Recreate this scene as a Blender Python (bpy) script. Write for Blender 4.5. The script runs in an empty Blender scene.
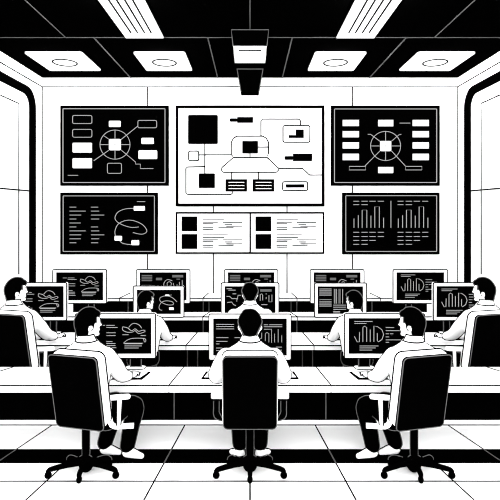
import bpy, math
from mathutils import Vector, Matrix
from math import sin, cos, pi, radians, sqrt

scene = bpy.context.scene
COL = scene.collection
EYE = 2.6           # eye height of the camera, metres
F = 500.0

# ------------------------------------------------------------------ materials
def diffuse(name, c, noise=0.0):
    m = bpy.data.materials.new(name); m.use_nodes = True
    nt = m.node_tree; nt.nodes.clear()
    out = nt.nodes.new('ShaderNodeOutputMaterial')
    d = nt.nodes.new('ShaderNodeBsdfDiffuse')
    n = nt.nodes.new('ShaderNodeTexNoise'); n.inputs['Scale'].default_value = 6
    r = nt.nodes.new('ShaderNodeValToRGB')
    lo = c * (1 - noise); hi = min(1.0, c * (1 + noise * .3))
    r.color_ramp.elements[0].color = (lo, lo, lo, 1); r.color_ramp.elements[1].color = (hi, hi, hi, 1)
    nt.links.new(n.outputs['Fac'], r.inputs['Fac']); nt.links.new(r.outputs['Color'], d.inputs['Color'])
    nt.links.new(d.outputs[0], out.inputs['Surface'])
    return m
def glow(name, c, s=1.0):
    m = bpy.data.materials.new(name); m.use_nodes = True
    nt = m.node_tree; nt.nodes.clear()
    out = nt.nodes.new('ShaderNodeOutputMaterial')
    e = nt.nodes.new('ShaderNodeEmission'); e.inputs[0].default_value = (c, c, c, 1); e.inputs[1].default_value = s
    nt.links.new(e.outputs[0], out.inputs['Surface'])
    return m
WHITE = diffuse('white_paint', .93, .02)
BLACK = diffuse('black_matte', .00022, .1)
LINE = diffuse('dark_line', .0025)
SEAM = diffuse('grey_seam', .03)
PALE = diffuse('pale_line', .07)
SCR = glow('screen_line', .27)
SCRB = glow('screen_block', .085)
SCRW = glow('screen_white', 1.0)
LAMP = glow('lamp_panel', 1.0, 1.0)

# ------------------------------------------------------------------ mesh builder
class MB:
    def __init__(s): s.v = []; s.f = []; s.m = []; s.mats = []
    def mi(s, m):
        if m not in s.mats: s.mats.append(m)
        return s.mats.index(m)
    def add(s, vs, fs, m):
        o = len(s.v); s.v += [Vector(p) for p in vs]; k = s.mi(m)
        for f in fs: s.f.append([i + o for i in f]); s.m.append(k)
        return s
    def box(s, x0, x1, y0, y1, z0, z1, m):
        vs = [(x, y, z) for x in (x0, x1) for y in (y0, y1) for z in (z0, z1)]
        return s.add(vs, [(0,1,3,2),(4,6,7,5),(0,4,5,1),(2,3,7,6),(0,2,6,4),(1,5,7,3)], m)
    def prism(s, pts, off, m):
        n = len(pts); off = Vector(off); a = [Vector(p) for p in pts]
        return s.add(a + [p + off for p in a],
                     [list(range(n)), list(range(2*n-1, n-1, -1))] + [(i, i+n, (i+1) % n + n, (i+1) % n) for i in range(n)], m)
    def tube(s, pts, r, m, closed=False, seg=6):
        pts = [Vector(p) for p in pts]
        q = [pts[0]]
        for p in pts[1:]:
            if (p - q[-1]).length > 1e-6: q.append(p)
        if closed and (q[0] - q[-1]).length < 1e-6: q.pop()
        pts = q; n = len(pts)
        if n < 2: return s
        rr = r if isinstance(r, (list, tuple)) else None
        vs = []; N = None
        for i, p in enumerate(pts):
            a = pts[i-1] if (i or closed) else p; b = pts[(i+1) % n] if (i < n-1 or closed) else p
            t = (b - a)
            if t.length < 1e-9: t = Vector((0,0,1))
            t.normalize()
            if N is None:
                N = t.cross(Vector((0,0,1)))
                if N.length < .1: N = t.cross(Vector((0,1,0)))
            N = N - t * N.dot(t)
            if N.length < 1e-5: N = t.orthogonal()
            N.normalize(); B = t.cross(N)
            ri = rr[i] if rr else r
            for k in range(seg):
                an = 2*pi*(k + .5)/seg
                vs.append(p + (N*cos(an) + B*sin(an))*ri)
        fs = []
        for i in range(n if closed else n-1):
            j = (i+1) % n
            for k in range(seg):
                l = (k+1) % seg
                fs.append((i*seg+k, i*seg+l, j*seg+l, j*seg+k))
        if not closed:
            fs.append(list(range(seg))[::-1]); fs.append([(n-1)*seg+k for k in range(seg)])
        return s.add(vs, fs, m)
    def rings(s, rg, m, seg=28, p=2.3):
        # horizontal superellipse rings (cx, cy, z, rx, ry)
        vs = []
        for (cx, cy, z, rx, ry) in rg:
            for k in range(seg):
                a = 2*pi*k/seg; c, d = cos(a), sin(a)
                vs.append((cx + rx*math.copysign(abs(c)**(2/p), c), cy + ry*math.copysign(abs(d)**(2/p), d), z))
        fs = []
        n = len(rg)
        for i in range(n-1):
            for k in range(seg):
                l = (k+1) % seg; fs.append((i*seg+k, i*seg+l, (i+1)*seg+l, (i+1)*seg+k))
        fs.append(list(range(seg))[::-1]); fs.append([(n-1)*seg+k for k in range(seg)])
        return s.add(vs, fs, m)
    def ellipsoid(s, c, r, m, rot=None, u=24, v=16, fn=None):
        c = Vector(c); vs = []
        for j in range(v+1):
            th = pi*j/v
            for i in range(u):
                ph = 2*pi*i/u
                q = Vector((sin(th)*cos(ph)*r[0], sin(th)*sin(ph)*r[1], cos(th)*r[2]))
                if fn: q = fn(q)
                if rot: q = rot @ q
                vs.append(c + q)
        fs = []
        for j in range(v):
            for i in range(u):
                l = (i+1) % u; fs.append((j*u+i, (j+1)*u+i, (j+1)*u+l, j*u+l))
        return s.add(vs, fs, m)
    def limb(s, pts, rad, m, seg=14, sub=5):
        # smooth path through joints with tapering radii and rounded ends
        P = [Vector(p) for p in pts]; n = len(P); q = []; rr = []
        for i in range(n-1):
            a = P[i-1] if i else P[0]*2-P[1]; b = P[i]; c = P[i+1]; d = P[i+2] if i+2 < n else P[-1]*2-P[-2]
            for k in range(sub):
                t = k/sub
                h = .5*((2*b)+(c-a)*t+(2*a-5*b+4*c-d)*t*t+(3*b-a-3*c+d)*t**3)
                q.append(h); rr.append(rad[i]*(1-t)+rad[i+1]*t)
        q.append(P[-1]); rr.append(rad[-1])
        t0 = (q[0]-q[1]).normalized(); t1 = (q[-1]-q[-2]).normalized()
        r0, r1 = rr[0], rr[-1]
        pre = [(q[0]+t0*r0*sin(a), r0*cos(a)) for a in (1.45, 1.1, .7, .35)]
        post = [(q[-1]+t1*r1*sin(a), r1*cos(a)) for a in (.35, .7, 1.1, 1.45)]
        q = [p for p, _ in pre]+q+[p for p, _ in post]; rr = [r for _, r in pre]+rr+[r for _, r in post]
        return s.tube(q, rr, m, seg=seg)
    def xform(s, M):
        s.v = [M @ p for p in s.v]; return s
    def join(s, o):
        k = len(s.v); s.v += o.v
        for f, m in zip(o.f, o.m): s.f.append([i+k for i in f]); s.m.append(s.mi(o.mats[m]))
        return s
    def mesh(s, name, smooth=False):
        me = bpy.data.meshes.new(name); me.from_pydata([tuple(p) for p in s.v], [], s.f)
        for m in s.mats: me.materials.append(m)
        me.polygons.foreach_set('material_index', s.m)
        if smooth: me.polygons.foreach_set('use_smooth', [True]*len(s.f))
        me.update()
        import bmesh
        b = bmesh.new(); b.from_mesh(me); bmesh.ops.recalc_face_normals(b, faces=b.faces); b.to_mesh(me); b.free()
        return me
    def build(s, name, parent=None, smooth=False, **k):
        o = bpy.data.objects.new(name, s.mesh(name, smooth)); COL.objects.link(o)
        if parent: o.parent = parent
        return tag(o, **k)

def tag(o, label=None, cat=None, group=None, kind=None):
    if label: o['label'] = label
    if cat: o['category'] = cat
    if group: o['group'] = group
    if kind: o['kind'] = kind
    return o
def empty(name, loc, rz=0, **k):
    o = bpy.data.objects.new(name, None); COL.objects.link(o)
    o.location = loc; o.rotation_euler = (0, 0, rz); o.empty_display_size = .1
    return tag(o, **k)
def P(px, py, Y): return Vector(((px-250)*Y/F, Y, EYE-(py-208)*Y/F))
def FL(px, py):
    Y = EYE*F/(py-208); return Vector(((px-250)*Y/F, Y, 0))
def W(Y, px=1.0): return (1.75 if Y < 8 else 1.5)*px*Y/F/2        # radius of a line px pixels wide at distance Y
def rrect(x0, z0, x1, z1, r, n=5):
    pts = []
    for cx, cz, a0 in ((x1-r, z1-r, 0), (x0+r, z1-r, 90), (x0+r, z0+r, 180), (x1-r, z0+r, 270)):
        for k in range(n+1):
            a = radians(a0+90*k/n); pts.append((cx+r*cos(a), cz+r*sin(a)))
    return pts
def spline(pts, sub=6, closed=False):
    Pn = [Vector(p) for p in pts]; n = len(Pn); q = []
    for i in range(n if closed else n-1):
        if closed: a, b, c, d = Pn[i-1], Pn[i], Pn[(i+1) % n], Pn[(i+2) % n]
        else:
            a = Pn[i-1] if i else Pn[0]; b = Pn[i]; c = Pn[i+1]; d = Pn[i+2] if i+2 < n else Pn[-1]
        for k in range(sub):
            t = k/sub; q.append(.5*((2*b)+(c-a)*t+(2*a-5*b+4*c-d)*t*t+(3*b-a-3*c+d)*t**3))
    if not closed: q.append(Pn[-1])
    return q

# ------------------------------------------------------------------ flat drawings on boards and screens
class Draw:
    """draws in the flat plane of a board: (u right, v down), in its own units"""
    def __init__(s, mb, origin, su, sv, depth=.004):
        s.mb = mb; s.o = Vector(origin); s.su = su; s.sv = sv; s.d = depth
    def p(s, u, v, dy=0): return s.o + Vector((u*s.su, -dy, -v*s.sv))
    def rect(s, u0, v0, u1, v1, m, r=0, lift=1.0):
        if r <= 0: pts = [(u0, v0), (u1, v0), (u1, v1), (u0, v1)]
        else: pts = rrect(u0, v0, u1, v1, r, 4)
        s.mb.prism([s.p(u, v, s.d*lift) for u, v in pts], (0, s.d*lift, 0), m)
    def line(s, pts, m, w=1.0, smooth=False, closed=False, lift=1.0):
        if smooth: pts = [(q[0], q[1]) for q in spline([(a, b, 0) for a, b in pts], 6)]
        s.mb.tube([s.p(u, v, s.d*lift) for u, v in pts], w*abs(s.su)/2, m, closed=closed, seg=4)
    def orect(s, u0, v0, u1, v1, m, w=1.0, r=0, lift=1.0):
        pts = rrect(u0, v0, u1, v1, r, 4) if r > 0 else [(u0, v0), (u1, v0), (u1, v1), (u0, v1)]
        s.line(pts, m, w, closed=True, lift=lift)
    def hl(s, x0, x1, y, m, w): s.line([(x0, y), (x1, y)], m, w)

# ================================================================== THE ROOM
YB = 11.8; XW = 4.91; ZC = 5.668; YN = -1.0
# floor with its black strip and seams
fl = MB()
fl.box(-XW, XW, YN, YB, -.1, 0, WHITE)
ys0, ys1 = FL(0, 463.3).y, FL(0, 449.2).y
fl.box(-XW, XW, ys0, ys1, -.01, .0015, BLACK)
def floor_line(a, b):
    A, B = FL(*a), FL(*b)
    if A.y > B.y: A, B = B, A
    cuts = [A.y] + [y for y in (ys0, ys1) if A.y < y < B.y] + [B.y]
    for y0, y1 in zip(cuts, cuts[1:]):
        p0 = A.lerp(B, (y0-A.y)/(B.y-A.y)); p1 = A.lerp(B, (y1-A.y)/(B.y-A.y))
        black = ys0 - 1e-4 <= (y0+y1)/2 <= ys1
        w = .0075
        n = (p1-p0).normalized().cross(Vector((0,0,1)))*w
        z = Vector((0,0,.001))
        fl.prism([p0-n, p0+n, p1+n, p1-n], (0,0,.0028), PALE if black else LINE)
for sx in (1, -1):
    g = lambda x: 250+sx*(x-250)
    floor_line((g(0), 460.5), (g(56), 422.5))
    floor_line((g(26), 500), (g(65), 464))
    floor_line((g(144), 500), (g(186), 423))
floor_line((250, 500), (250, 481.5))
ym = FL(0, 481.3).y
fl.box(-XW, XW, ym-.009, ym+.009, 0, .0028, LINE)
fl.build('floor', kind='structure')

ce = MB()
ce.box(-XW-.1, XW+.1, YN, YB+.1, ZC, ZC+.1, BLACK)
def cp(px, py):
    Y = (ZC-EYE)*F/(208-py); return Vector(((px-250)*Y/F, Y, ZC))
def cline(a, b): ce.tube([a, b], W((a.y+b.y)/2, 1.0), PALE, seg=4)
yj = cp(0, 37.3).y
cline(Vector((-XW, yj, ZC)), Vector((XW, yj, ZC)))
for x in (2.81, .76): 
    for s in (-1, 1): cline(Vector((s*x, yj, ZC)), Vector((s*x, YB, ZC)))
for s in (-1, 1): cline(Vector((s*3.315, 4, ZC)), Vector((s*3.315, yj, ZC)))
cline(Vector((0, 4, ZC)), Vector((0, 8.6, ZC)))
ce.build('ceiling', kind='structure')

wb = MB()
wb.box(-XW-.1, XW+.1, YB, YB+.1, 0, ZC, WHITE)
zc = EYE+121*YB/F
for px, y0, y1 in ((147.6, 87, 300), (352.4, 87, 300), (213.4, 205, 300), (287, 205, 300), (42.3, 78, 300), (457.7, 78, 300)):
    wb.tube([P(px, y0, YB), P(px, y1, YB)], W(YB, .95), LINE, seg=4)
wb.build('wall_back', kind='structure')
tr = MB()
tr.box(-XW, XW, YB-.02, YB, zc, ZC, WHITE)
tr.tube([(-XW, YB-.02, zc), (XW, YB-.02, zc)], W(YB, .8), LINE, seg=4)
tr.build('trim_1', kind='structure')
for s, nm in ((-1, 'left'), (1, 'right')):
    w = MB(); x0, x1 = sorted((s*XW, s*(XW+.1)))
    w.box(x0, x1, YN, YB, 0, ZC, WHITE)
    w.build('wall_'+nm, kind='structure')
    t = MB(); x0, x1 = sorted((s*XW, s*(XW-.02)))
    t.box(x0, x1, YN, YB-.02, zc, ZC, WHITE)
    t.tube([(s*(XW-.02), YN, zc), (s*(XW-.02), YB-.02, zc)], W(11, .8), LINE, seg=4)
    t.build('trim_%d' % (2 if s < 0 else 3), kind='structure')
    # long window with a rounded black frame set in the side wall
    wn = empty('window_%d' % (1 if s < 0 else 2), (s*XW, 0, 0), kind='structure')
    yo0, yo1, zo0, zo1 = 5.2, 11.36, .15, 5.27
    fw = .30
    outer = rrect(yo0, zo0, yo1, zo1, .42, 10); inner = rrect(yo0+fw, zo0+fw*.62, yo1-fw, zo1-fw*.62, .28, 10)
    fr = MB(); n = len(outer); d = -s*.05
    vs = [(0, a, b) for a, b in outer]+[(0, a, b) for a, b in inner]+[(d, a, b) for a, b in outer]+[(d, a, b) for a, b in inner]
    fs = []
    for i in range(n):
        j = (i+1) % n
        fs += [(i, j, j+n, i+n), (i+2*n, i+3*n, j+3*n, j+2*n), (i, i+2*n, j+2*n, j), (i+n, j+n, j+3*n, i+3*n)]
    fr.add(vs, fs, BLACK)
    fr.build('window_frame', wn)
    pn = MB()
    pn.prism([(0, a, b) for a, b in inner], (-s*.02, 0, 0), WHITE)
    pn.build('frosted_pane', wn)
    ln = MB(); xx = -s*.022
    ln.tube([(xx, 5.9, 4.81), (xx, 10.56, 4.81), (xx, 10.56, 1.2)], W(10.5, 1.15), LINE, seg=4)
    ln.tube([(xx, 5.6, 3.0), (xx, 11.06, 2.98)], W(10.5, 1.15), LINE, seg=4)
    ln.build('glazing_bar', wn)

# ceiling lights: four square panels and two long ribbed strips
places = {-1: 'left', 1: 'right'}
for s in (-1, 1):
    for k, (xa, xb, lab) in enumerate(((3.30, 4.43, 'outer'), (1.28, 2.29, 'inner'))):
        root = empty('ceiling_light', (s*(xa+xb)/2, 10.44, ZC),
            label='square ceiling light with ring centre, %s one of the %s pair' % (lab, places[s]),
            cat='ceiling light', group='square ceiling lights near the back wall')
        hw = (xb-xa)/2
        p = MB(); p.prism([(x, y, -.03) for x, y in rrect(-hw, -.64, hw, .64, .05)], (0, 0, .03), LAMP); p.build('diffuser', root)
        q = MB(); q.tube([(.255*cos(a)*.95, .26*sin(a)*.95-.0, -.032) for a in [2*pi*i/32 for i in range(32)]], .017, BLACK, closed=True, seg=6)
        q.build('ring', root)
    root = empty('strip_light', (s*1.885, 6.5, ZC), cat='ceiling light', group='long ribbed ceiling strips',
        label='long white ribbed ceiling strip light on the %s side' % places[s])
    p = MB(); p.box(-.335, .335, -3, 2.45, -.03, 0, LAMP); p.build('diffuser', root)
    for xo in (-.175, -.06, .06, .175):
        q = MB(); q.tube([(xo, -3, -.031), (xo, 2.15, -.031)], .016, BLACK, seg=4); q.build('rib', root)
# tapered boxes hanging from the ceiling
def taper(name, Yf, top, bot, y0, y1, depth, mat_white_from=None, **k):
    root = empty(name, (0, Yf, ZC), **k)
    o = Vector((0, Yf, ZC))
    def q(px, py): return P(px, py, Yf)-o
    def wd(y): t = (y-y0)/(y1-y0); return top*(1-t)+bot*t
    b = MB(); ye = mat_white_from or y1
    b.prism([q(250-wd(y0)/2, y0), q(250+wd(y0)/2, y0), q(250+wd(ye)/2, ye), q(250-wd(ye)/2, ye)], (0, depth, 0), BLACK)
    r = W(Yf, .9)
    b.tube([q(250-wd(ye)/2, ye), q(250-wd(y0)/2, y0+.5), q(250+wd(y0)/2, y0+.5), q(250+wd(ye)/2, ye)], r, PALE, seg=4)
    b.build('housing', root)
    if mat_white_from:
        c = MB()
        c.prism([q(250-wd(ye)/2+.6, ye), q(250+wd(ye)/2-.6, ye), q(250+wd(y1)/2, y1), q(250-wd(y1)/2, y1)], (0, depth*.9, 0), WHITE)
        c.tube([q(238.5, 50.6), q(261.5, 50.6)], W(Yf, 1.0), LINE, seg=4)
        c.build('lens_panel', root, label='white lower panel with a slot line')
taper('projector', 8.594, 37.4, 32, 29.3, 55.5, .5, 46.0, cat='projector',
      label='black tapered ceiling projector with a white slotted lower front')
taper('ceiling_speaker', 10.98, 26, 18, 68.6, 92, .35, cat='speaker',
      label='small plain black tapered speaker hanging from the ceiling near the back wall')

# ================================================================== WALL SCREENS
YS = 11.72
def board(name, x0, y0, x1, y1, frame, face, zx, zy, sc_, label, inner=None, fwid=3.0, group='wall display boards'):
    root = empty(name, P((x0+x1)/2, (y0+y1)/2, YS), label=label, cat='wall display', group=group)
    o = Vector(root.location)
    b = MB()
    a, c = P(x0, y0, YS)-o, P(x1, y1, YS)-o
    b.box(a.x, c.x, 0, YB-YS, c.z, a.z, frame); 
    b.build('frame', root)
    d = MB(); f = fwid*YS/F
    d.box(a.x+f, c.x-f, -.006, 0, c.z+f, a.z-f, face)
    k = YS/F/sc_
    org = P(zx, zy, YS)-o; org.y = -.006
    D = Draw(d, org, k, k)
    if inner: D.orect(*inner, SCR, w=4.4, r=3)
    return root, d, D
LW = 3.6
# upper left
root, d, D = board('wall_screen', 60.2, 105.5, 168.4, 185.6, BLACK, BLACK, 58, 103, 4.464,
    'large black wall screen at upper left with a spoked wheel diagram', (23, 26, 478, 355), 2.0)
def wheel(cx, cy, rx, ry, sq):
    D.line([(cx+rx*cos(2*pi*i/40), cy+ry*sin(2*pi*i/40)) for i in range(40)], SCR, LW, closed=True)
    D.line([(cx, cy-ry), (cx, cy+ry)], SCR, LW); D.line([(cx-rx, cy), (cx+rx, cy)], SCR, LW)
    D.rect(*sq, SCRW, r=6, lift=2)
for r in ((66, 56, 152, 92), (66, 118, 152, 153), (357, 78, 441, 111), (221, 269, 284, 314)): D.orect(*r, SCR, w=LW, r=7)
for r in ((66, 178, 152, 221), (66, 247, 152, 291), (228, 80, 280, 107), (373, 156, 428, 183), (360, 212, 443, 250)): D.rect(*r, SCRW, r=4, lift=2)
wheel(255, 186, 67, 65, (228, 161, 281, 211))
for l in (((203, 145), (232, 165)), ((160, 258), (228, 211)), ((357, 103), (280, 165)),
          ((280, 208), (347, 264), (347, 273), (368, 273), (368, 293), (426, 293)), ((45, 323), (90, 323))): D.line(l, SCR, LW)
d.build('display', root)
# lower left
root, d, D = board('wall_screen', 60.2, 192.6, 157.5, 254.3, BLACK, BLACK, 58, 190, 4.902,
    'smaller black wall screen at lower left with text lines and looping cable curves', (26, 29, 473, 301), 2.0)
for x, ends in ((58, (90, 136, 114, 90, 112, 90, 136, 114, 112, 90)), (163, (197, 202, 227, 202, 0, 197, 202, 227, 202, 197))):
    for i, e in enumerate(ends):
        if e: D.hl(x, e, 84+19.4*i, SCR, 4.2)
D.hl(388, 428, 57, SCR, 4)
for c in ([(372, 90), (330, 93), (295, 108), (280, 135), (290, 155), (320, 172), (360, 183), (397, 181)],
          [(282, 225), (280, 200), (295, 168), (330, 150), (370, 150), (415, 170), (436, 200), (420, 215), (395, 215), (368, 208)],
          [(303, 248), (320, 262), (361, 268)]): D.line(c, SCR, 4, smooth=True)
for r in ((372, 79, 426, 101), (278, 225, 314, 248), (361, 246, 398, 270)): D.rect(*r, SCRW, r=4, lift=2)
d.build('display', root)
# upper right
root, d, D = board('wall_screen', 331.3, 105.5, 439.8, 185.6, BLACK, BLACK, 329, 103, 4.464,
    'large black wall screen at upper right with a wheel diagram between white block columns', (24, 27, 480, 355), 2.0)
for y0, y1 in ((76, 103), (126, 153), (176, 203), (227, 255)):
    D.rect(61, y0, 133, y1, SCRW, lift=2); D.rect(373, y0, 445, y1, SCRW, lift=2)
D.rect(219, 76, 286, 104, SCRW, lift=2); D.rect(219, 286, 286, 313, SCRW, lift=2)
wheel(252, 192, 67, 65, (228, 170, 277, 215))
for l in (((173, 140), (185, 140), (228, 172)), ((322, 140), (312, 142), (277, 172)), ((228, 213), (160, 281)), ((277, 213), (340, 281)), ((315, 90), (362, 90))): D.line(l, SCR, LW)
D.orect(90, 283, 163, 299, SCR, w=LW); D.orect(341, 283, 414, 299, SCR, w=LW)
d.build('display', root)
# lower right
root, d, D = board('wall_screen', 342.6, 192.6, 439.6, 254.3, BLACK, BLACK, 340, 190, 4.902,
    'smaller black wall screen at lower right with two bar charts side by side', (28, 28, 473, 301), 2.0)
for o in (0, 217):
    cols = ((65, 93), (105, 135), (144, 174), (185, 214))
    for y, n in ((55, 4), (72, 2), (207, 4), (228, 4), (247, 3), (266, 2)):
        for a, b in cols[:n]: D.hl(a+o, b+o, y, SCR, 4)
    for x, t in ((68, 140), (89, 124), (151, 126), (213, 136)): D.line([(x+o, t), (x+o, 185)], SCR, 4)
    for a, b, t in ((108, 131, 98), (170, 192, 82)): D.line([(a+o, 185), (a+o, t), (b+o, t), (b+o, 185)], SCR, 4)
D.line([(249, 53), (249, 185)], SCR, 4)
d.build('display', root)
# centre board
root, d, D = board('wall_screen', 175.6, 105.4, 324.6, 206.4, BLACK, WHITE, 174, 103, 4.762,
    'largest wall screen in the middle, white with black blocks and a flow diagram', None, 3.0)
k = 362
def R(x0, y0, x1, y1, m, r=0, o=0, lift=2): D.rect(x0+o, y0, x1+o, y1, m, r=r, lift=lift)
R(67, 57, 209, 196, BLACK, 6); R(118, 335, 195, 405, BLACK, 4)
for x in (245, 12+k):
    R(x, 363, x+103, 422, BLACK, 2)
    for y in (378, 393, 408): D.line([(x+15, y), (x+90, y)], SCRW, 4, lift=2.6)
D.orect(70, 229, 118, 275, LINE, w=7.5, r=8)
R(265, 73, 302, 90, BLACK, 6); R(300, 67, 15+k, 95, BLACK, 4)
gl = [[(147, 196), (147, 335)], [(118, 247), (275, 247)],
      [(147, 303), (64, 305), (57, 312), (57, 428), (66, 436), (270, 436), (278, 430), (278, 422)], [(275, 330), (275, 363)],
      [(300, 158), (283, 168), (273, 188), (273, 245), (284, 260), (78+k, 260), (88+k, 240), (88+k, 188), (78+k, 168), (60+k, 158), (300, 158)],
      [(285, 258), (228, 308), (226, 320), (236, 330), (125+k, 330), (134+k, 322), (137+k, 312), (80+k, 258)],
      [(38+k, 210), (88+k, 210)], [(k, 242), (k, 260)],
      [(52+k, 158), (52+k, 85), (60+k, 77), (232+k, 77), (240+k, 85), (240+k, 108)],
      [(137+k, 312), (250+k, 312), (283+k, 343), (344+k, 343)], [(40+k, 330), (40+k, 363)]]
for l in gl: D.line(l, LINE, 7.5)
R(325, 181, 38+k, 241, BLACK, 4)
D.orect(157+k, 108, 285+k, 187, LINE, w=7.5, r=8); R(217, 126, 256, 167, BLACK, 2, k); R(184, 153, 219, 167, BLACK, 0, k)
R(164, 253, 206, 271, BLACK, 6, k); R(204, 241, 296, 277, BLACK, 4, k)
D.orect(155+k, 375, 274+k, 417, LINE, w=7.5, r=8); R(170, 387, 258, 403, BLACK, 2, k)
d.build('display', root)
# double board under the centre one
root, d, D = board('wall_screen', 175.6, 212, 324.4, 253.9, BLACK, WHITE, 174, 210, 3.289,
    'low wide white wall screen under the centre board, split into two text panels', None, 1.8)
D.rect(248, 8, 253.5, 142, BLACK, lift=2)
for o in (0, 243):
    D.rect(25+o, 21, 77+o, 70, BLACK, r=2, lift=2); D.rect(25+o, 79, 77+o, 128, BLACK, r=2, lift=2)
    for a, y, b in ((94,30,166),(94,40,145),(94,45,130),(94,58,130),(94,64,130),(160,41,225),(166,47,192),(172,53,225),(146,58,196),
                    (94,79,178),(94,90,166),(94,98,145),(94,103,130),(94,116,130),(94,122,130),(160,98,225),(166,105,192),(172,111,225),(146,116,196)):
        D.hl(a+o, b+o, y, SEAM, 4.2)
d.build('display', root)

# ================================================================== DESKS
def X_(px, Y): return (px-250)*Y/F
def desk(name, yf, yb, zt, th, jl, jr, panel_y, pz, lab, group, seams=(), kick=True, leg=None, hide_l=False):
    """jl / jr: (x at front, x at back) of the left and right joint"""
    root = empty(name, ((jl[0]+jr[0])/2, (yf+yb)/2, 0), label=lab, cat='desk', group=group)
    o = Vector(root.location)
    t = MB()
    q = [Vector((jl[0], yf, zt)), Vector((jr[0], yf, zt)), Vector((jr[1], yb, zt)), Vector((jl[1], yb, zt))]
    t.prism([p-o for p in q], (0, 0, -th), WHITE)
    t.tube([q[0]-o, q[1]-o], W(yf, .85), LINE, seg=4)
    for a, b in ((q[0], q[3]), (q[1], q[2])):
        t.tube([a-o+Vector((0,0,.002)), b-o+Vector((0,0,.002))], W(yf, .8), LINE, seg=4); t.tube([a-o, a-o-Vector((0, 0, th))], W(yf, .65), LINE, seg=4)
    t.build('worktop', root)
    pb = MB()
    xl, xr = jl[1]-.0, jr[1]+.0
    pb.box(xl-o.x, xr-o.x, panel_y-o.y, panel_y+.03-o.y, pz, zt-th, BLACK)
    for x in seams: pb.tube([(x-o.x, panel_y-o.y, pz), (x-o.x, panel_y-o.y, zt-th)], W(panel_y, .9), PALE, seg=4)
    pb.build('back_panel', root)
    if kick:
        kb = MB(); kb.box(xl-o.x, xr-o.x, panel_y-.005-o.y, panel_y+.03-o.y, 0, pz, WHITE)
        kb.tube([(xl-o.x, panel_y-.006-o.y, .004), (xr-o.x, panel_y-.006-o.y, .004)], W(panel_y, .9), LINE, seg=4)
        kb.build('plinth', root)
    if leg:
        for (a, b) in leg:
            l = MB(); l.box(a-o.x, b-o.x, yf+.03-o.y, yf+.10-o.y, 0, zt-th, WHITE); l.build('leg', root)
    return root
ZT = .70
Y1, Y1b = 5.355, 5.975
s1 = X_(174.2, 5.99)
rows = 'front row desk units'
J1 = [(-4.0, -4.0), (-3.16, -2.82), (-.868, -.789), (.868, .789), (3.16, 2.82), (4.0, 4.0)]
nm1 = ['front row desk unit at the far left edge, cut by the frame', 'front row desk unit in front of the left foreground monitor',
       'front row desk unit in the middle, behind the centre chair', 'front row desk unit in front of the right foreground monitor',
       'front row desk unit at the far right edge, cut by the frame']
for i in range(5):
    seams = {1: (s1,), 2: (), 3: (-s1,)}.get(i, ())
    desk('desk', Y1, Y1b, ZT, .075, J1[i], J1[i+1], 5.99, .06, nm1[i], rows, seams)
J2 = [(-3.35, -3.35), (-.884, -.804), (.884, .804), (3.35, 3.35)]
nm2 = ['second row white desk unit on the left with a white leg', 'second row white desk unit in the centre behind the front monitor',
       'second row white desk unit on the right with a white leg']
for i in range(3):
    seams = {0: (-.955,), 1: (-.80, .80), 2: (.955,)}[i]
    leg = {0: ((-2.975, -2.915),), 2: ((2.915, 2.975),)}.get(i)
    desk('desk', 6.904, 7.624, ZT, .06, J2[i], J2[i+1], 7.64, .06, nm2[i], 'second row desk units', seams, leg=leg)
J3 = [(-3.9, -3.9), (-.826, -.733), (.826, .733), (3.9, 3.9)]
nm3 = ['third row desk unit on the left, under the back left monitors', 'third row desk unit in the centre, behind the second row',
       'third row desk unit on the right, under the back right monitors']
for i in range(3):
    desk('desk', 8.73, 9.12, ZT, .06, J3[i], J3[i+1], 9.14, .06, nm3[i], 'third row desk units', {0: (-.855,), 1: (-.74, .74), 2: (.855,)}[i])
J4 = [(-3.95, -3.95), (-2.746, -2.67), (-.99, -.925), (.99, .925), (2.746, 2.67), (3.95, 3.95)]
nm4 = ['rearmost desk unit along the back wall, far left', 'rearmost desk unit along the back wall, left of centre',
       'rearmost desk unit along the back wall, in the centre', 'rearmost desk unit along the back wall, right of centre',
       'rearmost desk unit along the back wall, far right']
for i in range(5):
    desk('desk', 10.53, 11.14, ZT, .06, J4[i], J4[i+1], 11.16, .06, nm4[i], 'rearmost desk units', {1: (-2.72, -1.043), 2: (-.915, .915), 3: (2.72, 1.043)}.get(i, ()))

# ================================================================== MONITORS
def monitor(x0, x1, y0, y1, Y, bez, lab, group, content, neck=None, base=None, neckw=.11, zt=ZT, open_left=False):
    """x0..y1: front outline in the photo's frame at distance Y; neck: photo x of the stand"""
    cx = X_((x0+x1)/2, Y) if neck is None else X_(neck, Y)
    root = empty('computer_monitor', (cx, Y, zt), label=lab, cat='monitor', group=group)
    o = Vector(root.location)
    a, c = P(x0, y0, Y)-o, P(x1, y1, Y)-o
    cas = MB(); rr = 1.6*Y/F
    pts = rrect(a.x, c.z, c.x, a.z, rr)
    cas.prism([(u, 0, w) for u, w in pts], (0, .06, 0), WHITE)
    cas.tube([(u, 0, w) for u, w in pts], W(Y, .85), LINE, closed=True, seg=4)
    cas.build('casing', root)
    s = MB(); bl, bt, br, bb = [b*Y/F for b in bez]
    s.box(a.x+bl, c.x-br, -.004, .0, c.z+bb, a.z-bt, BLACK)
    h = (a.z-bt)-(c.z+bb)
    if content: content(s, a.x+bl, c.x-br, a.z-bt, h, c.z+bb)
    s.build('screen', root)
    n = MB(); n.box(-neckw/2, neckw/2, .02, .055, .018, c.z+.05, BLACK)
    for q in (-1, 1): n.tube([(q*neckw/2, .018, .03), (q*neckw/2, .018, c.z)], W(Y, .7), PALE, seg=4)
    n.build('neck', root)
    b = MB(); bw = base or .2
    b.prism([(u, v, 0) for u, v in rrect(-bw/2, -.08, bw/2, .07, .05)], (0, 0, .03), WHITE)
    b.tube([(u, v, .03) for u, v in rrect(-bw/2, -.08, bw/2, .07, .05)], W(Y, .5), LINE, closed=True, seg=4)
    b.build('base', root)
    return root

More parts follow.
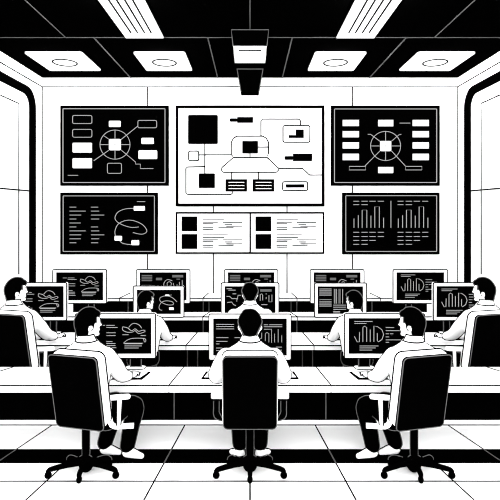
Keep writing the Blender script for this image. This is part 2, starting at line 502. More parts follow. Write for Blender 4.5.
def c_left(s, xl, xr, zt_, h, zb):
    k = h/255
    D = Draw(s, (xr-441*k, -.004, zt_+129*k), k, k, .003)
    L = lambda *p, **q: D.line(p, SCR, 5, **q)
    for a, b, y in ((75, 110, 180), (120, 180, 180), (120, 200, 195), (120, 186, 233), (120, 186, 253), (120, 163, 296),
                    (120, 185, 310), (120, 185, 325), (130, 190, 340), (235, 278, 247), (365, 402, 253), (250, 375, 312), (250, 373, 327), (250, 350, 342)):
        D.hl(a, b, y, SCR, 5)
    L((280, 195), (300, 172), (325, 166), (355, 178), (372, 200), smooth=True)
    L((237, 190), (270, 198), (300, 218), (325, 205), (350, 222), (385, 214), (395, 225), (350, 238), (325, 218), (305, 228), (265, 228), (236, 212), (237, 190), smooth=True)
    L((243, 306), (270, 285), (310, 273), (385, 273), (402, 285), (397, 300), smooth=True); L((243, 308), (380, 308)); L((385, 275), (392, 300))
def c_right(s, xl, xr, zt_, h, zb):
    k = h/252
    D = Draw(s, (xl-60*k, -.004, zt_+130*k), k, k, .003)
    lim = (xr-xl)/k+55
    for a, b, y in ((100, 228, 153), (100, 185, 167), (322, 380, 196), (322, 425, 218), (322, 345, 240), (352, 375, 240), (322, 345, 262), (322, 430, 283), (322, 345, 300),
                    (137, 270, 326), (137, 250, 340), (137, 225, 355)):
        if a < lim: D.hl(a, min(b, lim), y, SCR, 5)
    for l in ([(100, 258), (120, 297), (135, 297), (137, 230)], [(160, 297), (160, 195), (172, 186), (187, 195), (187, 297)], [(212, 210), (212, 297)],
              [(238, 297), (238, 185), (265, 190), (295, 212), (307, 245), (295, 280), (270, 297), (262, 290), (262, 235)]): D.line(l, SCR, 5.5)
def c_centre(s, xl, xr, zt_, h, zb):
    k = h/208
    D = Draw(s, (xl-48*k, -.004, zt_+45*k), k, k, .003)
    for a, b, y in ((65,165,78),(65,165,90),(65,165,103),(65,133,152),(168,200,152),(65,128,173),(65,83,187),(65,98,210),(65,98,224),
                    (332,355,80),(362,435,80),(332,435,91),(400,433,205),(400,433,222)): D.hl(a, b, y, SCR, 4)
    for l in ([(332,105),(375,105),(375,180)], [(320,125),(320,155),(305,158)], [(340,170),(340,130),(350,122),(360,130),(360,178)],
              [(392,130),(392,178)], [(412,105),(412,178)], [(432,140),(432,178)]): D.line(l, SCR, 4)
def c_mid(s, xl, xr, zt_, h, zb):
    k = (xr-xl)/425
    D = Draw(s, (xl-38*k, -.004, zt_+165*k), k, k, .003)
    for l in ([(55,185),(100,185)], [(70,197),(130,197)], [(55,250),(82,250),(100,268),(140,268),(140,292)], [(60,300),(98,296),(112,318),(132,326)],
              [(145,275),(150,240),(175,240)], [(105,228),(135,228)], [(335,285),(335,235),(348,228),(356,240),(356,282)], [(385,225),(385,232)], [(385,255),(385,270)],
              [(408,240),(408,295),(433,295),(433,235)], [(345,318),(395,318)]): D.line(l, SCR, 7)
    D.rect(335, 190, 430, 210, SCRB)
def c_cable(s, xl, xr, zt_, h, zb):
    k = h/203
    D = Draw(s, (xr-422*k, -.004, zt_+50*k), k, k, .003)
    D.line([(390,150),(350,115),(300,100),(255,112),(245,135),(270,160),(320,177),(360,172),(350,150),(300,142),(260,155),(240,190),(245,215),(265,222)], SCR, 5.5, smooth=True)
    D.line([(325, 96), (345, 92)], SCR, 5)
    D.rect(292, 90, 325, 103, SCRW, r=3); D.rect(325, 198, 362, 218, SCRW, r=3)
def c_table(s, xl, xr, zt_, h, zb):
    k = h/228
    D = Draw(s, (xl-66*k, -.004, zt_+50*k), k, k, .003)
    for y in (70, 84, 98, 112, 125, 160, 174, 188, 202, 215): D.hl(80, 180, y, SCR, 4)
    for y in (77, 91, 105, 118, 181, 195, 208): D.hl(80, 180, y, SCRB, 6)
    for x in (203, 222, 250, 272): D.line([(x, 72), (x, 192)], SCR, 6)
    for x in (212, 240): D.line([(x, 72), (x, 192)], SCRB, 8)
    for y in (205, 222, 240, 258, 270): D.hl(195, 300 if y < 250 else 250, y, SCR, 6)
def c_back(s, xl, xr, zt_, h, zb):
    k = (xr-xl)/388
    D = Draw(s, (xl-55*k, -.004, zt_+50*k), k, k, .003)
    for y in (76, 90, 104, 118): D.hl(72, 158, y, SCRB, 11)
    for r in ((190, 95, 240, 115), (325, 72, 415, 92), (360, 103, 390, 110), (72, 155, 155, 170)): D.rect(*r, SCRB)
    D.line([(255,165),(258,135),(285,110),(325,120)], SCR, 6, smooth=True)
    D.line([(300+18*cos(i*pi/8), 146+18*sin(i*pi/8)) for i in range(16)], SCR, 5, closed=True)
    for x, t in ((335, 140), (365, 150), (385, 130), (408, 115)): D.line([(x, t), (x, 175)], SCR, 6)
    D.hl(72, 150, 200, SCR, 5); D.hl(72, 130, 220, SCR, 5); D.hl(190, 300, 220, SCR, 5)
gF, gS, gB = 'front row monitors', 'second row monitors', 'back row monitors'
BZ = (4.2, 4.4, 4.2, 4.5)
YM = 5.87
monitor(75.5, 155.6, 313.7, 358.2, YM, BZ, 'large white-bezelled monitor on the left front desk, in front of the left foreground person', gF, c_left, neck=135.5, base=.24, neckw=.13)
monitor(209, 291, 314, 360, YM, BZ, 'large white-bezelled monitor in the centre front desk, hidden in part by the middle person', gF, c_centre)
monitor(344.4, 424.5, 313.7, 358.2, YM, BZ, 'large white-bezelled monitor on the right front desk with chart letters', gF, c_right, neck=364.5, base=.24, neckw=.13)
YM2 = 7.50
BZ2 = (3.3, 3.4, 3.2, 3.5)
monitor(14, 66.8, 282.7, 320.6, YM2, BZ2, 'monitor at the far left of the second row facing the far left person', gS, c_left, neck=53, base=.24, neckw=.09)
monitor(433.2, 486, 282.7, 320.6, YM2, BZ2, 'monitor at the far right of the second row facing the far right person', gS, c_right, neck=447, base=.24, neckw=.09)
monitor(133.3, 184, 286, 317.2, YM2-.02, (3.6, 3.8, 3.2, 3.3), 'second row monitor showing looping curves, left of centre', gS, c_cable, neck=156, base=.2, neckw=.06)
monitor(314.4, 366.6, 283, 317.2, YM2-.02, (3.3, 3.3, 3.6, 3.4), 'second row monitor showing grey tables and bars, right of centre', gS, c_table, neck=344, base=.2, neckw=.06)
monitor(221.2, 278.9, 282.8, 318.5, YM2, (3.4, 3.4, 3.4, 3.5), 'second row monitor in the centre behind the second row person', gS, c_mid)
YM3 = 8.95
BZ3 = (3.5, 2.9, 3.5, 3.2)
for i, (a, b, fn, nk, lab) in enumerate(((52.8, 106.6, c_left, 91, 'back row monitor farthest left, behind the far left person'),
        (136.3, 190, c_back, None, 'back row monitor second from the left'), (224.4, 277.8, c_back, None, 'back row monitor in the centre'),
        (310.2, 364, c_back, None, 'back row monitor second from the right'), (393, 447.6, c_right, 409, 'back row monitor farthest right, behind the far right person'))):
    monitor(a, b, 269.4, 303.4, YM3, BZ3, lab, gB, fn, neck=nk, base=.2, neckw=.10)

# keyboards
def keyboard(pts_px, Yz, lab, group, inner=True):
    """four corners on the desk: front-left, front-right, back-right, back-left"""
    zs = ZT
    q = []
    for px, py in pts_px:
        Y = (EYE-zs)*F/(py-208); q.append(Vector((X_(px, Y), Y, zs)))
    c = sum(q, Vector())/4
    root = empty('keyboard', c, label=lab, cat='keyboard', group=group)
    q = [p-c for p in q]
    b = MB(); b.prism(q, (0, 0, .012), BLACK); b.build('tray', root)
    k = MB(); k.prism([Vector((p.x-math.copysign(.028, p.x), p.y-math.copysign(.034, p.y), .012)) for p in q], (0, 0, .003), WHITE)
    if inner:
        a, b_, c_, d_ = [Vector((p.x*.55, p.y*.5, .016)) for p in q]
        k.tube([a, b_, c_, d_], .0065, LINE, closed=True, seg=4)
    k.build('key_bed', root)
    return root
gK = 'keyboards on the front desks'
keyboard([(108, 379.8), (142, 379.8), (150.6, 372.6), (117, 372.6)], 0, 'slanted black-edged white keyboard on the left front desk', gK)
keyboard([(358, 379.8), (392, 379.8), (383, 372.6), (349.4, 372.6)], 0, 'slanted black-edged white keyboard on the right front desk', gK)
keyboard([(201.3, 379.4), (298.7, 379.4), (294, 372.4), (206, 372.4)], 0, 'wide black-edged keyboard in front of the middle person', gK, inner=False)
gK2 = 'keyboards on the second row desks'
keyboard([(38, 340.4), (55, 340.4), (61, 335.6), (44, 335.6)], 0, 'small keyboard on the second row by the far left person', gK2)
keyboard([(445, 340.4), (462, 340.4), (456, 335.6), (439, 335.6)], 0, 'small keyboard on the second row by the far right person', gK2)
keyboard([(152, 340.6), (167, 340.6), (174, 335.4), (160, 335.4)], 0, 'small keyboard on the second row, left of centre', gK2)
keyboard([(333, 340.6), (348, 340.6), (340, 335.4), (326, 335.4)], 0, 'small keyboard on the second row, right of centre', gK2)
# small white boxes behind the inner keyboards
for s, lab in ((-1, 'small white box on the second row desk, left of centre'), (1, 'small white box on the second row desk, right of centre')):
    b = MB(); cx = X_(250+s*77.5, 7.3)
    o = Vector((cx, 7.3, ZT)); b.box(-.075, .075, -.05, .05, 0, .06, WHITE)
    b.tube([(-.075, -.05, .06), (.075, -.05, .06), (.075, .05, .06), (-.075, .05, .06)], .005, LINE, closed=True, seg=4)
    ob = b.build('desk_box', label=lab, cat='box', group='small white boxes on the second row'); ob.location = o

# ================================================================== CHAIRS
def chair(loc, kind, lab, sc_=1.0, mirror=1):
    """kind 'straight' seen from behind, 'turned' faces half right; origin on the floor at the column"""
    root = empty('office_chair', loc, label=lab, cat='office chair', group='office chairs with black backs')
    M = Matrix.Scale(sc_, 4)
    if mirror < 0: M = M @ Matrix.Scale(-1, 4, Vector((1, 0, 0)))
    turned = kind == 'turned'
    yaw = radians(-14) if turned else 0
    ox = .098 if turned else 0
    tilt = radians(11)
    def out(mb, name, parent=root, smooth=False, **k):
        mb.xform(M); return mb.build(name, parent, smooth=smooth, **k)
    U = Matrix.Translation((ox, 0, 0)) @ Matrix.Rotation(yaw, 4, 'Z')
    B = U @ Matrix.Translation((0, -.245, .525)) @ Matrix.Rotation(tilt, 4, 'X')
    # backrest (white shell) and black panel, local: x width, z height, y thickness
    H = .765
    sh = MB()
    pts = rrect(-.257, .03, .257, H-.02, .065, 8)
    sh.prism([(x, 0.0, z) for x, z in pts], (0, .105, 0), WHITE)
    sh.tube([(x, .105, z) for x, z in pts], .0085, LINE, closed=True)
    sh.xform(B); out(sh, 'backrest')
    pn = MB(); pts = rrect(-.248, .022, .248, H-.015, .045, 8)
    pn.prism([(x, -.03, z) for x, z in pts], (0, .03, 0), BLACK)
    pn.tube([(x, -.028, z) for x, z in pts], .0045, PALE, closed=True)
    pn.xform(B); out(pn, 'back_panel', label='black back panel')
    se = MB(); pts = rrect(-.22, -.13, .22, .28, .07, 6)
    se.prism([(x, y, .475) for x, y in pts], (0, 0, .05), BLACK)
    se.tube([(x, y, .477) for x, y in pts], .004, PALE, closed=True)
    se.xform(U); out(se, 'seat')
    if turned:
        # seat rail and armrest seen from the side
        ya = radians(12)
        T = Matrix.Translation((ox+.185, -.19, 0)) @ Matrix.Rotation(ya, 4, 'Z')
        ra = MB()
        path = spline([(-.012, 0, .82), (-.002, 0, .65), (.012, 0, .56), (.04, 0, .53), (.08, 0, .522), (.225, 0, .517)], 5)
        ra.tube(path, .025, WHITE, seg=10); ra.xform(T); out(ra, 'seat_rail', smooth=True)
        for sd in (0, 1):
            S = T if sd == 0 else Matrix.Translation((-.50, .06, 0)) @ T
            ar = MB(); ar.limb([(.01, 0, .80), (.09, 0, .80), (.17, 0, .80)], [.024, .026, .025], WHITE)
            ar.xform(S)
            a = out(ar, 'armrest', smooth=True)
            su = MB(); su.prism([(.07, -.022, .79), (.118, -.022, .79), (.105, -.022, .53), (.065, -.022, .53)], (0, .04, 0), WHITE)
            su.tube([(.118, -.022, .78), (.105, -.022, .54)], .0065, LINE); su.tube([(.07, -.022, .78), (.065, -.022, .54)], .0065, LINE)
            su.xform(S); out(su, 'arm_support', a)
    else:
        for q in (-1, 1):
            ar = MB(); ar.prism([(q*u, v, .765) for u, v in rrect(.255, -.14, .375, .0, .03)], (0, 0, .04), WHITE)
            ar.tube([(q*u, v, .765) for u, v in rrect(.255, -.14, .375, .0, .03)], .006, LINE, closed=True)
            a = out(ar, 'armrest')
            su = MB()
            for xo, zl, xi in ((.352, .575, .28), (.297, .60, .265)):
                su.tube(spline([(q*xo, -.10, .735), (q*xo, -.10, .66), (q*xo, -.10, zl+.03), (q*(xo-.02), -.10, zl-.01), (q*xi, -.10, zl-.03), (q*.22, -.10, zl-.035)], 5), .0045, PALE)
            su.prism([(q*.297, -.095, .735), (q*.352, -.095, .735), (q*.352, -.095, .59), (q*.33, -.095, .55), (q*.22, -.095, .54), (q*.22, -.095, .57), (q*.28, -.095, .58), (q*.297, -.095, .61)], (0, .03, 0), BLACK)
            out(su, 'arm_support', a)
    co = MB(); co.tube([(0, 0, .13), (0, 0, .44)], .038, BLACK, seg=16)
    for q in (-1, 1): co.tube([(q*.038, -.006, .16), (q*.038, -.006, .43)], .0045, PALE)
    out(co, 'column')
    hb = MB(); hb.limb([(0, 0, .07), (0, 0, .125)], [.07, .055], BLACK, seg=18)
    hb.tube([(.078*cos(a), -.014, .11+.07*sin(a)) for a in [radians(10+16*i) for i in range(11)]], .0045, PALE)
    out(hb, 'hub', smooth=True)
    for (tx, ty) in ((0, -.205), (.325, -.125), (-.325, -.125), (.20, .09), (-.20, .09)):
        lg = MB(); L_ = sqrt(tx*tx+ty*ty); e = Vector((tx, ty, 0))
        lg.limb([e*.12+Vector((0, 0, .115)), e*.5+Vector((0, 0, .10)), e*.92+Vector((0, 0, .085)), e*1.0+Vector((0, 0, .07))], [.045, .028, .024, .022], BLACK, seg=10)
        lg_o = None
        if ty > 0:
            lg.tube(spline([e*.25+Vector((0, -.01, .115)), e*.6+Vector((0, -.01, .13)), e*.9+Vector((0, -.01, .13)), e*1.1+Vector((0, -.01, .10)), e*1.14+Vector((0, -.01, .07))], 4), .0045, PALE)
        lg_o = out(lg, 'base_leg', smooth=True)
        cs = MB(); r = .034
        d = Vector((1, 0, 0)) if abs(tx) > .01 else Vector((1, 0, 0))
        cs.ellipsoid((tx, ty-.0, r), (r if abs(tx) > .01 else .026, r, r), BLACK, u=16, v=10)
        out(cs, 'caster', lg_o, smooth=True)
    return root

# ================================================================== PEOPLE
def remesh(mb, voxel, smooth=4, name='m'):
    me = mb.mesh(name+'_src'); ob = bpy.data.objects.new(name+'_src', me); COL.objects.link(ob)
    md = ob.modifiers.new('r', 'REMESH'); md.mode = 'VOXEL'; md.voxel_size = voxel; md.use_smooth_shade = True
    ms = ob.modifiers.new('s', 'SMOOTH'); ms.factor = .5; ms.iterations = smooth
    dg = bpy.context.evaluated_depsgraph_get(); dg.update()
    res = bpy.data.meshes.new_from_object(ob.evaluated_get(dg))
    bpy.data.objects.remove(ob); bpy.data.meshes.remove(me)
    return res
def contour(me, d, minlen=.08, zmin=-9, zmax=9, push=.0):
    """chains of points on the surface where it turns away from direction d: where the added outline tubes run"""
    d = Vector(d).normalized()
    me.calc_loop_triangles()
    nv = [v.normal.dot(d) for v in me.vertices]; co = [v.co for v in me.vertices]
    pts = {}; adj = {}
    for t in me.loop_triangles:
        a, b, c = t.vertices; ks = []
        for i, j in ((a, b), (b, c), (c, a)):
            if (nv[i] > 0) != (nv[j] > 0):
                k = (i, j) if i < j else (j, i)
                if k not in pts:
                    w = nv[k[0]]/(nv[k[0]]-nv[k[1]]); pts[k] = co[k[0]].lerp(co[k[1]], w)
                ks.append(k)
        if len(ks) == 2:
            adj.setdefault(ks[0], []).append(ks[1]); adj.setdefault(ks[1], []).append(ks[0])
    seen = set(); chains = []
    for start in sorted(adj, key=lambda k: len(adj[k])):
        if start in seen: continue
        ch = [start]; seen.add(start); cur = start
        while True:
            nx = [k for k in adj[cur] if k not in seen]
            if not nx: break
            cur = nx[0]; seen.add(cur); ch.append(cur)
        p = [pts[k] for k in ch]
        for _ in range(6): p = [p[0]]+[(p[i-1]+p[i]*2+p[i+1])/4 for i in range(1, len(p)-1)]+[p[-1]]
        q = [p[0]]
        for x in p[1:]:
            if (x-q[-1]).length > .012: q.append(x)
        run = []
        for x in q+[None]:
            if x is not None and zmin < x.z < zmax: run.append(x)
            else:
                L = sum((run[i+1]-run[i]).length for i in range(len(run)-1))
                if L > minlen: chains.append(run)
                run = []
    return chains
def with_lines(me, chains, r, mat, name):
    mb = MB()
    for c in chains: mb.tube(c, r, mat, seg=5)
    mb.v += []; n0 = len(me.vertices)
    base = MB(); base.v = [v.co.copy() for v in me.vertices]; base.f = [list(p.vertices) for p in me.polygons]
    m0 = me.materials[0]; base.mats = [m0]; base.m = [0]*len(base.f)
    base.join(mb)
    out = bpy.data.meshes.new(name); out.from_pydata([tuple(p) for p in base.v], [], base.f)
    for m in base.mats: out.materials.append(m)
    out.polygons.foreach_set('material_index', base.m); out.polygons.foreach_set('use_smooth', [True]*len(base.f)); out.update()
    return out

def hand(mb, wrist, direction, m, flip=1):
    """palm, four curled fingers and a thumb, reaching along direction over a keyboard"""
    d = Vector(direction).normalized(); up = Vector((0, 0, 1)); side = d.cross(up).normalized()*flip
    w = Vector(wrist)
    mb.ellipsoid(w+d*.055+Vector((0, 0, -.004)), (.048, .062, .022), m, rot=Matrix((side, d, up)).transposed())
    for k, (off, ln) in enumerate(((-.034, .072), (-.012, .084), (.011, .08), (.033, .062))):
        a = w+d*.095+side*off; b = a+d*ln*.5+up*.012; c = b+d*ln*.38-up*.016; e = c+d*ln*.2-up*.02
        mb.limb([a, b, c, e], [.0115, .0108, .010, .009], m, seg=8, sub=3)
    a = w+d*.035-side*.036; b = a-side*.03+d*.03-up*.004; c = b+d*.035-side*.004-up*.01
    mb.limb([a, b, c], [.014, .012, .0105], m, seg=8, sub=3)

HY = {'back': 0, 'side': radians(-60), 'inner': radians(-60)}
def build_person(kind):
    """returns dict of meshes in figure space: origin on the floor below the hips, +y towards the desk"""
    back = kind == 'back'
    hz = 1.430 if back else 1.450
    hc = Vector((0.0 if back else .0, .05, hz)); hr = Matrix.Rotation(HY[kind], 3, 'Z')
    hp = lambda x, y, z: hc + hr @ Vector((x, y, z))
    if back:
        arms = [dict(sh=(q*.235, .0, 1.13), el=(q*.355, .33, .83), wr=(q*.20, .60, .755), hd=(-q*.25, 1, -.05), q=q) for q in (-1, 1)]
        legs = [dict(hip=(q*.10, .02, .56), kn=(q*.125, .46, .56), an=(q*.10, .30, .12), toe=(q*.17, .46), q=q) for q in (-1, 1)]
        legs = [dict(hip=(q*.10, .02, .56), kn=(q*.125, .50, .55), an=(q*.105, .27, .155), toe=(q*.215, .37), q=q) for q in (-1, 1)]
    else:
        inner = kind == 'inner'
        arms = [dict(sh=(.185, .03, 1.13), el=(.265, .33, .845), wr=(.30, .535, .765), hd=(.25, 1, -.1), q=1),
                dict(sh=(-.20, .02, 1.12), el=(-.10, .33, .84), wr=(.13, .54, .765), hd=(.5, .8, -.1), q=-1)]
        legs = [dict(hip=(.09, .02, .56), kn=(.415, .28, .545), an=(.335, .29, .12), toe=(.52, .25), q=1),
                dict(hip=(-.08, .06, .56), kn=(.20, .42, .53), an=(.08, .36, .12), toe=(.27, .33), q=-1)]
        if inner: legs = [dict(hip=(q*.09-.08, .02, .56), kn=(q*.10-.09, .48, .54), an=(q*.10-.10, .40, .12), toe=(q*.10-.10, .60), q=q) for q in (-1, 1)]
    M = {}
    # --- body: one continuous skin surface
    b = MB()
    b.ellipsoid(hc, (.108, .118, .138), WHITE, rot=hr)
    b.ellipsoid(hp(0, .035, -.06), (.074, .076, .086), WHITE, rot=hr)
    b.ellipsoid(hp(0, .092, -.114), (.03, .024, .024), WHITE, rot=hr)           # chin
    b.ellipsoid(hp(0, .125, -.028), (.015, .022, .015), WHITE, rot=hr)          # nose tip
    b.limb([hp(0, .110, .03), hp(0, .119, 0), hp(0, .128, -.022)], [.011, .012, .013], WHITE, seg=8)
    b.ellipsoid(hp(0, .105, -.072), (.030, .014, .011), WHITE, rot=hr)          # lips
    b.ellipsoid(hp(0, .104, .035), (.07, .016, .014), WHITE, rot=hr)            # brow
    for q in (-1, 1):
        b.ellipsoid(hp(q*.110, .008, -.022), (.014, .021, .032), WHITE, rot=hr)
    b.limb([(0, .0, 1.22), (0, .02, 1.32), tuple(hp(0, -.02, -.05))], [.066, .060, .062], WHITE, seg=18)
    b.rings([(0, .0, .50, .15, .11), (0, 0, .7, .16, .11), (0, 0, .95, .18, .11), (0, 0, 1.1, .21, .11), (0, 0, 1.2, .16, .09), (0, 0, 1.26, .08, .07)], WHITE)
    for a in arms:
        sh, el, wr = Vector(a['sh']), Vector(a['el']), Vector(a['wr'])
        b.limb([sh, el, wr], [.05, .042, .03], WHITE)
        hand(b, wr, a['hd'], WHITE, a['q'])
    for l in legs: b.limb([l['hip'], l['kn'], l['an']], [.075, .055, .035], WHITE)
    M['body'] = remesh(b, .0085, 3, 'body')
    # --- shirt
    s = MB()
    s.rings([(0, 0, .60, .175, .13), (0, 0, .68, .185, .14), (0, 0, .85, .215, .145), (0, 0, 1.02, .25, .145), (0, 0, 1.13, .272, .135),
             (0, 0, 1.185, .245, .12), (0, .005, 1.225, .19, .105), (0, .01, 1.262, .125, .098), (0, .012, 1.30, .098, .09)], WHITE)
    for a in arms:
        sh, el, wr = Vector(a['sh']), Vector(a['el']), Vector(a['wr'])
        mid = sh.lerp(el, .5)+Vector((a['q']*.012, -.01, .0))
        s.limb([sh, mid, el, el.lerp(wr, .80)], [.092, .084, .072, .050], WHITE, seg=18)
    M['shirt'] = remesh(s, .013, 5, 'shirt')
    # --- collar
    c = MB(); n = 28
    prof = [(.102, 1.288), (.103, 1.293), (.074, 1.352), (.066, 1.354), (.062, 1.29)]
    vs = []; fs = []
    for (r, z) in prof:
        for k in range(n):
            a = 2*pi*k/n; vs.append((r*cos(a), .012+r*.92*sin(a), z - .03*max(0, sin(a))))
    for i in range(len(prof)):
        j = (i+1) % len(prof)
        for k in range(n): fs.append((i*n+k, i*n+(k+1) % n, j*n+(k+1) % n, j*n+k))
    c.add(vs, fs, WHITE); M['collar_mb'] = c
    c.tube([(.103*cos(2*pi*k/n), .012+.096*sin(2*pi*k/n), 1.292-.03*max(0, sin(2*pi*k/n))) for k in range(n)], .0075, LINE, closed=True)
    c.tube([(.072*cos(2*pi*k/n), .012+.068*sin(2*pi*k/n), 1.354-.03*max(0, sin(2*pi*k/n))) for k in range(n)], .0065, LINE, closed=True)
    for q in (-1, 1): c.tube([(q*.103, .0, 1.293), (q*.074, .0, 1.352)], .0065, LINE)
    # --- trousers
    t = MB()
    t.rings([(0, .02, .50, .18, .14), (0, .02, .56, .205, .16), (0, .01, .66, .205, .157), (0, 0, .70, .20, .15)], BLACK)
    for l in legs: t.limb([l['hip'], tuple(Vector(l['hip']).lerp(Vector(l['kn']), .5)), l['kn'], tuple(Vector(l['kn']).lerp(Vector(l['an']), .5)), l['an']], [.105, .10, .088, .084, .074], BLACK, seg=18)
    M['trousers'] = remesh(t, .014, 5, 'trousers')
    # --- shoes
    M['shoes'] = []
    for l in legs:
        an = Vector(l['an']); toe = Vector((l['toe'][0], l['toe'][1], 0)); h = Vector((an.x, an.y, 0)); dd = (toe-h).normalized()
        sh = MB(); hl = h-dd*.055
        L = (toe-hl).length
        z = lambda v, k: (v.x, v.y, k)
        sh.limb([z(hl+dd*.05, .052), z(hl+dd*L*.45, .048), z(toe-dd*.07, .036), z(toe-dd*.03, .03)], [.052, .05, .037, .03], WHITE, seg=16)
        sh.limb([z(h, .06), z(h, .10)], [.05, .045], WHITE)
        M['shoes'].append(remesh(sh, .010, 3, 'shoe'))
    # --- hair: a cap that ends at the forehead, round the ears and at the nape
    def keep(q):
        x, y, z = q
        front = .045+.03*max(0, min(1, z/.1))
        if z < .075 and y > (.074 if z > .02 else .042 if z > -.03 else -.004): return False
        if abs(x) > .085 and -.062 < z < -.002 and -.016 < y < .026: return False
        if z < -.055 and (y > -.012): return False
        if z < -.145: return False
        if back and z < .03 and abs(x) > .12-.50*(.03-z)*(1.0 if back else .6): return False
        return True
    def fn(q):
        if q.z < 0: q = Vector((q.x*(1+.35*q.z if back else 1), q.y*(1.0), q.z))
        q.z += .012
        if q.z > .06: q = q + Vector((0, .01, 0))*(q.z/.16)
        if not back and q.z < -.02 and q.y < 0: q = Vector((q.x*1.06, q.y, q.z))
        if not keep(q): q = q*.80
        return q
    h = MB(); h.ellipsoid((0, -.002, 0), (.120, .126, .148), BLACK, u=96, v=72, fn=fn)
    h.ellipsoid((0, -.060 if back else -.050, -.062), (.062, .052, .080) if back else (.100, .062, .088), BLACK, u=20, v=14)
    if not back:
        h.ellipsoid((0, .078, .090), (.072, .042, .034), BLACK, u=20, v=12)
        for q in (-1, 1): h.ellipsoid((q*.092, .028, .02), (.022, .020, .034), BLACK, u=16, v=10)
    for q in (-.03, .02): h.ellipsoid((q, .02+.3*abs(q), .128), (.045, .055, .024), BLACK, u=16, v=10)
    h.xform(Matrix.Translation(hc) @ hr.to_4x4())
    M['hair'] = remesh(h, .006, 2, 'hair')
    e = MB()
    for q in (-1, 1):
        e.ellipsoid(hp(q*.042, .106, .003), (.013, .008, .006), BLACK, rot=hr, u=12, v=8)
        e.limb([hp(q*.022, .119, .036), hp(q*.045, .115, .042), hp(q*.068, .100, .036)], [.005, .006, .004], BLACK, seg=6)
    e.tube([hp(-.024, .112, -.072), hp(0, .120, -.074), hp(.024, .112, -.072)], .003, BLACK)
    for q in (-1, 1):
        e.tube([hp(q*.124, .007+.018*sin(a), -.02+.026*cos(a)) for a in [radians(-30+30*i) for i in range(8)]], .0045, LINE)
    M['eyes_mb'] = e
    return M
PM = {k: build_person(k) for k in ('back', 'side', 'inner')}
def person(loc, kind, lab, sc_=1.0, mirror=1, view=0.0, dz=0.0, legs=True):
    """view: sideways slope of the direction the added outlines are taken along"""
    root = empty('person', loc, label=lab, cat='person', group='seated people at the desks')
    M = PM[kind]; px = loc[1]/F/sc_
    Mx = Matrix.Translation((0, 0, dz)) @ Matrix.Scale(sc_, 4)
    if mirror < 0: Mx = Mx @ Matrix.Scale(-1, 4, Vector((1, 0, 0)))
    d = (view*mirror, 1, -.25)
    def out(me, name, parent=root, **k):
        me = me.copy(); me.transform(Mx)
        if mirror < 0: me.flip_normals()
        o = bpy.data.objects.new(name, me); COL.objects.link(o); o.parent = parent
        return tag(o, **k)
    r = px*.80
    def lined(key, mat, nm, **k):
        me = M[key] if not isinstance(key, bpy.types.Mesh) else key
        if not me.materials: me.materials.append(WHITE)
        ch = contour(me, d, **k)
        dv = Vector(d).normalized()*r*.8
        ch = [[p-dv for p in c] for c in ch]
        return with_lines(me, ch, r, mat, nm)
    bm_ = lined('body', LINE, 'body', zmin=.70, minlen=.05)
    body = out(bm_, 'body', label='bare head and hands')
    out(lined('shirt', LINE, 'shirt', zmax=1.285, minlen=.1), 'shirt', label='white long-sleeved shirt')
    c = MB(); c.join(M['collar_mb']); out(c.mesh('collar', True), 'collar')
    out(lined('hair', PALE, 'hair', minlen=.1), 'hair', label='short black hair')
    c = MB(); c.join(M['eyes_mb']); out(c.mesh('eyes', True), 'face_features', label='dark eyes, brows and mouth line')
    if legs:
        out(lined('trousers', PALE, 'trousers', minlen=.1), 'trousers', label='black trousers')
        for sme in M['shoes']: out(lined(sme, LINE, 'shoe', minlen=.05), 'shoe', label='white shoe')
    return root
YP = 4.93
XP = 1.615
chair((0, YP, 0), 'straight', 'black-backed swivel chair in the middle foreground, seen squarely from behind')
chair((-XP, YP, 0), 'turned', 'black-backed swivel chair at left in the foreground, turned to the right')
chair((XP, YP, 0), 'turned', 'black-backed swivel chair at right in the foreground, turned to the left', mirror=-1)
person((0, YP, 0), 'back', 'person in white shirt in the middle foreground, seen squarely from behind', view=0)
person((-XP, YP, 0), 'side', 'person in white shirt at left in the foreground, head turned right', view=-.33)
person((XP, YP, 0), 'side', 'person in white shirt at right in the foreground, head turned left', mirror=-1, view=.33)
YQ = 6.42; XQ = 3.03
chair((-XQ+.09, YQ, 0), 'turned', 'black-backed swivel chair at the far left edge, second row', 1.05)
chair((XQ-.09, YQ, 0), 'turned', 'black-backed swivel chair at the far right edge, second row', 1.05, mirror=-1)
person((-XQ, YQ, 0), 'side', 'person in white shirt at the far left edge, second row', 1.055, view=-.47, dz=0)
person((XQ, YQ, 0), 'side', 'person in white shirt at the far right edge, second row', 1.055, mirror=-1, view=.47)
YR = 6.50
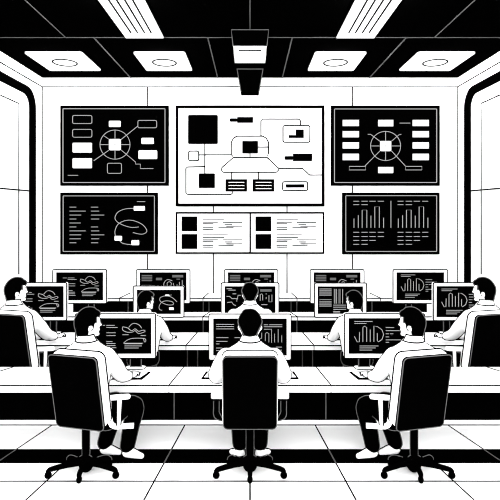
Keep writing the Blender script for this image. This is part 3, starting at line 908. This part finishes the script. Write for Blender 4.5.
person((-1.365, YR, 0), 'inner', 'small person in white shirt at the second row, left of centre', .86, view=-.2, dz=.135)
person((1.365, YR, 0), 'inner', 'small person in white shirt at the second row, right of centre', .86, mirror=-1, view=.2, dz=.135)
person((0, YR, 0), 'back', 'person at the centre of the second row, head above the middle foreground person', .90, view=0, dz=.19)

# ================================================================== LIGHT, CAMERA
w = bpy.data.worlds.new('world'); scene.world = w; w.use_nodes = True
bg = w.node_tree.nodes['Background']; bg.inputs[0].default_value = (1, 1, 1, 1); bg.inputs[1].default_value = 2.4
sun = bpy.data.lights.new('sun', 'SUN'); sun.energy = .6; sun.angle = radians(30)
so = bpy.data.objects.new('sun', sun); COL.objects.link(so); so.location = (0, -3, 4)
so.rotation_euler = (radians(72), 0, 0)
al = bpy.data.lights.new('overhead_fill', 'AREA'); al.shape = 'RECTANGLE'; al.size = 8.5; al.size_y = 6.5; al.energy = 250  # fill light added above the frame to brighten the floor, no fixture there
ao = bpy.data.objects.new('overhead_fill', al); COL.objects.link(ao); ao.location = (0, 3.2, ZC-.05)
for lx, ly, le in ((-3.87, 10.2, 90), (3.87, 10.2, 90), (-1.75, 10.0, 70), (1.75, 10.0, 70), (-1.88, 7.2, 130), (1.88, 7.2, 130)):
    pl = bpy.data.lights.new('fixture_lamp', 'POINT'); pl.energy = le; pl.shadow_soft_size = 0.0
    po = bpy.data.objects.new('fixture_lamp', pl); COL.objects.link(po); po.location = (lx, ly, ZC-.18)
cam = bpy.data.cameras.new('camera'); co = bpy.data.objects.new('camera', cam); COL.objects.link(co)
co.location = (0, 0, EYE); co.rotation_euler = (radians(90), 0, 0)
cam.sensor_width = 36; cam.lens = 36; cam.shift_y = -(250-208)/500
cam.clip_start = .05
scene.camera = co
vs = scene.view_settings; vs.view_transform = 'Standard'; vs.look = 'None'; vs.gamma = 1; vs.exposure = 1.0; vs.use_curve_mapping = False
scene.cycles.filter_width = 1.1
scene.cycles.max_bounces = 8; scene.cycles.diffuse_bounces = 6
